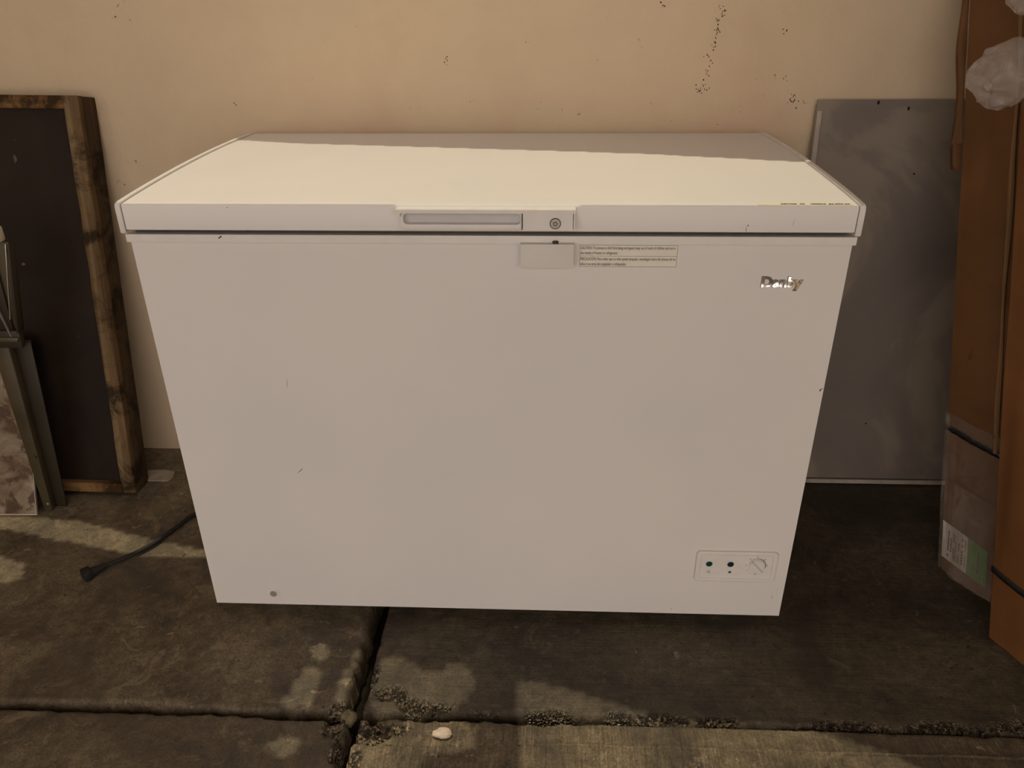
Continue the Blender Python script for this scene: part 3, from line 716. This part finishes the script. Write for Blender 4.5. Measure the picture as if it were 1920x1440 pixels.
# ================================================================ GALVANISED PANEL (right, leaning)
gp = empty('steel_sheet', (.96, .505, .0), 'grey blotchy metal panel leaning on the wall right of the freezer', 'sheet')
thp = math.atan2(.100, .908); Hp = .9125; gp.rotation_euler = (-thp, 0, 0); gp.location.z = .0015
gx0, gx1 = -.292, .32
def gpart(name, a, mat, bev=.0008): return obj(name, B(*a), M[mat], gp, bev=bev)
gpart('sheet', (gx0, gx1, 0, .004, 0, Hp), 'sheet')
gpart('return_edge', (gx0, gx0+.002, .0042, .0115, .01, Hp-.01), 'sheet')
gpart('trim_strip', (gx0+.001, gx0+.0105, -.0045, -.0004, .012, Hp-.022), 'trim')
gpart('seam', (gx0+.0106, gx0+.0116, -.0012, -.0002, .02, Hp-.022), 'seam', 0)
gpart('bottom_strip', (gx0+.001, gx1, -.0055, -.0004, .002, .0125), 'trim')
gpart('seam', (gx0+.001, gx1, -.0016, -.0002, .0128, .0145), 'seam', 0)
for x, z in ((-.165, Hp-.006), (-.100, Hp-.018)):
    bm = bmesh.new(); cyl(bm, (x, .0005, z), 'y', .0036, .0008, 18, .0033, .8, 1.2); obj('screw_hole', bm, M['hole'], gp)
for x, z in ((-.075, .165), (-.065, .76)):
    bm = bmesh.new(); cyl(bm, (x, .0005, z), 'y', .0022, .0008, 12); obj('screw_hole', bm, M['hole'], gp)

# ================================================================ CARDBOARD PACKAGES (right)
def leaning_carton(name, label, BL, FL, width, up, H, mat, seed):
    """BL/FL: rear-left and front-left bottom corners; width vector; up vector per metre of height"""
    root = empty(name, (BL[0], BL[1], 0), label, 'box')
    BL, FL, wv, up = Vector((*BL, 0)), Vector((*FL, 0)), Vector(width), Vector(up)
    nz, nt_, nw = 60, 8, 8
    bm = bmesh.new(); grid = {}
    def pos(s, t, z):            # s across the width, t from rear to front
        p = BL+(FL-BL)*t+wv*s+up*z
        e = .0035*float(fbm(np.array(z*1.0), np.array(s*3.+t*5+seed), 3., 3, seed))
        edge = max(abs(t-.5), abs(s-.5))
        p += (wv.normalized()*(-.004 if s < .01 else 0)*math.sin(math.pi*t))*(1+.8*math.sin(9*z+seed))
        p += wv.normalized()*e
        return p
    per = [(0, i/nt_) for i in range(nt_)]+[(i/nw, 1) for i in range(nw)]+[(1, 1-i/nt_) for i in range(nt_)]+[(1-i/nw, 0) for i in range(nw)]
    rows = [[bm.verts.new(pos(s, t, H*k/nz)-BL) for s, t in per] for k in range(nz+1)]
    for a, b in zip(rows, rows[1:]):
        for i in range(len(per)): bm.faces.new((a[i], a[(i+1) % len(per)], b[(i+1) % len(per)], b[i]))
    bm.faces.new(rows[0][::-1]); bm.faces.new(rows[-1]); bmesh.ops.recalc_face_normals(bm, faces=bm.faces)
    obj('carton', bm, M[mat], root, smooth=True)
    return root, (lambda s, t, z, off=0.: pos(s, t, z)-BL+(FL-BL).cross(Vector((0, 0, 1))).normalized()*off)
UPA = (-.064, .287, 1.)
A_, pa = leaning_carton('cardboard_box', 'tall cardboard package wrapped in plastic at its foot, nearest the grey panel', (.959, .188), (1.013, .086), (.30, .045, 0), UPA, 1.28, 'card_a', 3)
UPB = (-.056, .310, 1.)
B_, pb_ = leaning_carton('cardboard_box', 'tall orange brown cardboard package at the right edge, in front of the wrapped one', (.962, -.013), (1.010, -.116), (.32, .045, 0), UPB, 1.30, 'card_b', 12)
# which side does 'off' push to: make it outward (towards -x)
sgn = 1 if (pa(0, .5, .5, .01)-pa(0, .5, .5, 0)).x < 0 else -1
def side_band(root, pf, name, zr, zf, wdt, mat, off=.002, t0=-.02, t1=1.02, n=14, sl=None, par=None, s1=None):
    """band across the left face; zr/zf centre heights at rear/front"""
    bm = bmesh.new(); rows = []
    for i in range(n+1):
        t = t0+(t1-t0)*i/n; z = zr+(zf-zr)*i/n
        rows.append([bm.verts.new(pf(0, t, z-wdt/2, sgn*off)), bm.verts.new(pf(0, t, z+wdt/2, sgn*off))])
    if s1:
        for i in range(1, 7): rows.append([bm.verts.new(pf(s1*i/6, 1, zf-wdt/2)+Vector((0, -off, 0))), bm.verts.new(pf(s1*i/6, 1, zf+wdt/2)+Vector((0, -off, 0)))])
    for a, b in zip(rows, rows[1:]): bm.faces.new((a[0], b[0], b[1], a[1]))
    bmesh.ops.recalc_face_normals(bm, faces=bm.faces)
    o = obj(name, bm, mat, par or root, smooth=True)
    sm = o.modifiers.new('thickness', 'SOLIDIFY'); sm.thickness = .0008
    return o
side_band(A_, pa, 'strap', .305, .300, .012, M['strap'], .006, s1=.25)
side_band(B_, pb_, 'strap', .135, .130, .012, M['strap'], .003, s1=.25)
# film round the foot of the wrapped package
def film(zlo, zhi, off, seed, t0=-.04, t1=1.05):
    bm = bmesh.new(); nt_, nz = 22, 40; R = []
    for k in range(nz+1):
        z = zlo+(zhi-zlo)*k/nz; row = []
        for i in range(nt_+1):
            t = t0+(t1-t0)*i/nt_
            n_ = float(fbm(np.array(z*10.), np.array(t*2.+seed), 2.2, 3, seed))
            row.append(bm.verts.new(pa(0, t, z, sgn*(off+.0035*(n_+.5)))))
        # wrap onto the front face
        for i in range(1, 9):
            n_ = float(fbm(np.array(z*14.), np.array(i*.5+seed), 2.2, 3, seed+5))
            row.append(bm.verts.new(pa(i*.03, 1, z)+Vector((-.004, -.006-.004*(n_+.5), 0))))
        R.append(row)
    for a, b in zip(R, R[1:]):
        for i in range(len(a)-1): bm.faces.new((a[i], a[i+1], b[i+1], b[i]))
    bmesh.ops.recalc_face_normals(bm, faces=bm.faces)
    return obj('plastic_wrap', bm, M['film'], A_, smooth=True)
film(.002, .335, .003, 4)
film(.003, .200, .008, 8, .25, 1.06)
# label on the wrapped package
def lab(name, t0, t1, z00, z01, z10, z11, mat, off=.0025):
    bm = bmesh.new()
    bm.faces.new([bm.verts.new(pa(0, t, z, sgn*off)) for t, z in ((t0, z00), (t1, z10), (t1, z11), (t0, z01))])
    o = obj(name, bm, M[mat], A_); sm = o.modifiers.new('t', 'SOLIDIFY'); sm.thickness = .0004; return o
lab('shipping_label', .02, .55, .030, .108, .028, .104, 'label_white', .0042); lab('green_label', .55, .93, .028, .104, .024, .100, 'label_green', .0042)
bm = bmesh.new()
for k in range(7):
    t = .16+k*.055; zt = .095-(.012 if k % 3 == 1 else 0); 
    for m_ in range(9):
        z = .040+m_*.0062
        if z > zt or random.Random(k*31+m_).random() < .15: continue
        bm.faces.new([bm.verts.new(pa(0, tt, zz_, sgn*.0048)) for tt, zz_ in ((t, z), (t+.022, z), (t+.022, z+.005), (t, z+.005))])
for k in range(3):
    t = .66+k*.1
    for m_ in range(6):
        z = .045+m_*.008
        bm.faces.new([bm.verts.new(pa(0, tt, zz_, sgn*.0048)) for tt, zz_ in ((t, z), (t+.03, z), (t+.03, z+.006), (t, z+.006))])
bmesh.ops.recalc_face_normals(bm, faces=bm.faces); obj('label_print', bm, M['greyink'], A_)
# crease fold and loose flap on the wrapped package
bm = bmesh.new(); R_ = []
for k in range(25):
    z = .80+k*.014
    R_.append([bm.verts.new(pa(0, -.02, z, sgn*.001)), bm.verts.new(pa(0, -.10, z, sgn*(.006+.004*math.sin(k*.5)))), bm.verts.new(pa(0, -.16, z, sgn*(.002+.004*math.sin(k*.5+.3))))])
for a, b in zip(R_, R_[1:]):
    for i in range(2): bm.faces.new((a[i], a[i+1], b[i+1], b[i]))
o = obj('flap', bm, M['card_a'], A_, smooth=True); o.modifiers.new('t', 'SOLIDIFY').thickness = .003
bm = bmesh.new()
for pts in ([pa(0, -.04, .905, sgn*.002), pa(0, -.02, .85, sgn*.002), pa(0, -.12, .845, sgn*.016), pa(0, -.08, .905, sgn*.006)],): bm.faces.new([bm.verts.new(p) for p in pts])
o = obj('flap', bm, M['card_a'], A_); o.modifiers.new('t', 'SOLIDIFY').thickness = .003
# raised corner fold running down the wrapped package
bm = bmesh.new(); pts = [pa(0, .93, .30+.035*k, sgn*(.003+.0015*math.sin(k*.9))) for k in range(26)]
tube_pts(bm, pts, [.0045+.0015*math.sin(k*.6) for k in range(26)], 8)
obj('corner_fold', bm, M['card_edge'], A_, smooth=True)

# ================================================================ PLASTIC BAG caught on the front package
def crumple(name, c, rad, seed, mat, label, amp=.28):
    bm = bmesh.new(); bmesh.ops.create_icosphere(bm, subdivisions=5, radius=1)
    for v in bm.verts:
        n_ = v.co.copy(); a = math.atan2(n_.z, n_.x)
        f1 = float(fbm(np.array(n_.x*1.+seed), np.array(n_.z*1.2+n_.y), 1.0, 2, seed)); f2 = abs(float(fbm(np.array(n_.x*2.), np.array(n_.z*1.3-n_.y*1.5), 1.1, 2, seed+4)))
        k = 1+amp*f1-.30*f2+.25*max(0, -n_.x)**6
        v.co = Vector((n_.x*rad[0]*k, n_.y*rad[1]*k, n_.z*rad[2]*k))
    o = obj(name, bm, mat, None, smooth=True); o.location = c
    return tag(o, label, 'bag')
crumple('plastic_bag', (.843, .225, .997), (.054, .030, .050), 6, M['bag'], 'crumpled milky plastic bag caught on the front cardboard package')
crumple('plastic_bag', (.848, .245, 1.125), (.028, .020, .040), 9, M['bag'], 'small scrap of milky plastic hanging at the top right corner of the picture')

# ================================================================ POWER CORD
cord = [(-.60, .45, .006), (-.68, .392, .006), (-.739, .318, .007), (-.762, .266, .007), (-.788, .209, .007), (-.817, .168, .008), (-.848, .135, .009), (-.862, .1215, .010)]
co = empty('power_cord', (-.8, .2, 0), 'black power cord with its plug lying on the floor left of the freezer', 'cord')
bm = bmesh.new(); tube_pts(bm, catmull(cord, 8), .0050, 10); sub('cable', bm, M['rubber'], co, (-.8, .2, 0), smooth=True)
d = Vector((-.875+.853, .105-.131, 0)).normalized(); p0 = Vector((-.855, .128, .0105))
bm = bmesh.new(); tube_pts(bm, [p0+d*t for t in (0, .012, .03, .034)], [.0055, .0075, .0105, .0105], 12); sub('strain_relief', bm, M['rubber'], co, (-.8, .2, 0), smooth=True)
s_ = Vector((-d.y, d.x, 0)); q0 = p0+d*.033; q1 = p0+d*.052
P = [q0-s_*.013+Vector((0, 0, -.0095)), q0+s_*.013+Vector((0, 0, -.0095)), q1+s_*.014+Vector((0, 0, -.0095)), q1-s_*.014+Vector((0, 0, -.0095)), q0-s_*.012+Vector((0, 0, .013)), q0+s_*.012+Vector((0, 0, .013)), q1+s_*.013+Vector((0, 0, .014)), q1-s_*.013+Vector((0, 0, .014))]
o = prism8('plug_head', P, M['rubber'], co, .003); o.data.transform(Matrix.Translation((.8, -.2, 0)))
for s1, z in ():
    a = q1+s_*s1+Vector((0, 0, z)); b = a+d*.014
    P = [a-s_*.0008-Vector((0, 0, .003)), a+s_*.0008-Vector((0, 0, .003)), b+s_*.0008-Vector((0, 0, .003)), b-s_*.0008-Vector((0, 0, .003)), a-s_*.0008+Vector((0, 0, .003)), a+s_*.0008+Vector((0, 0, .003)), b+s_*.0008+Vector((0, 0, .003)), b-s_*.0008+Vector((0, 0, .003))]
    o = prism8('prong', P, M['seam'], co); o.data.transform(Matrix.Translation((.8, -.2, 0)))

# ================================================================ STONES
def stone(name, c, rad, seed, mat, label, rz=0):
    bm = bmesh.new(); bmesh.ops.create_icosphere(bm, subdivisions=4, radius=1)
    for v in bm.verts:
        n_ = v.co; k = 1+.22*float(fbm(np.array(n_.x+seed), np.array(n_.y*1.3+n_.z), 1.6, 4, seed)); v.co = Vector((n_.x*rad[0]*k, n_.y*rad[1]*k, n_.z*rad[2]*k))
    o = obj(name, bm, mat, None, smooth=True); o.location = c; o.rotation_euler.z = rz; return tag(o, label, 'stone')
stone('pebble', (-.071, -.271, .0065), (.017, .0095, .0075), 3, M['stone'], 'pale oblong pebble lying on the front slab below the freezer', .1)
stone('stone', (-.243, -.229, -.016), (.015, .014, .016), 5, M['stone_dark'], 'small brown stone lodged where the floor joints cross', .4)
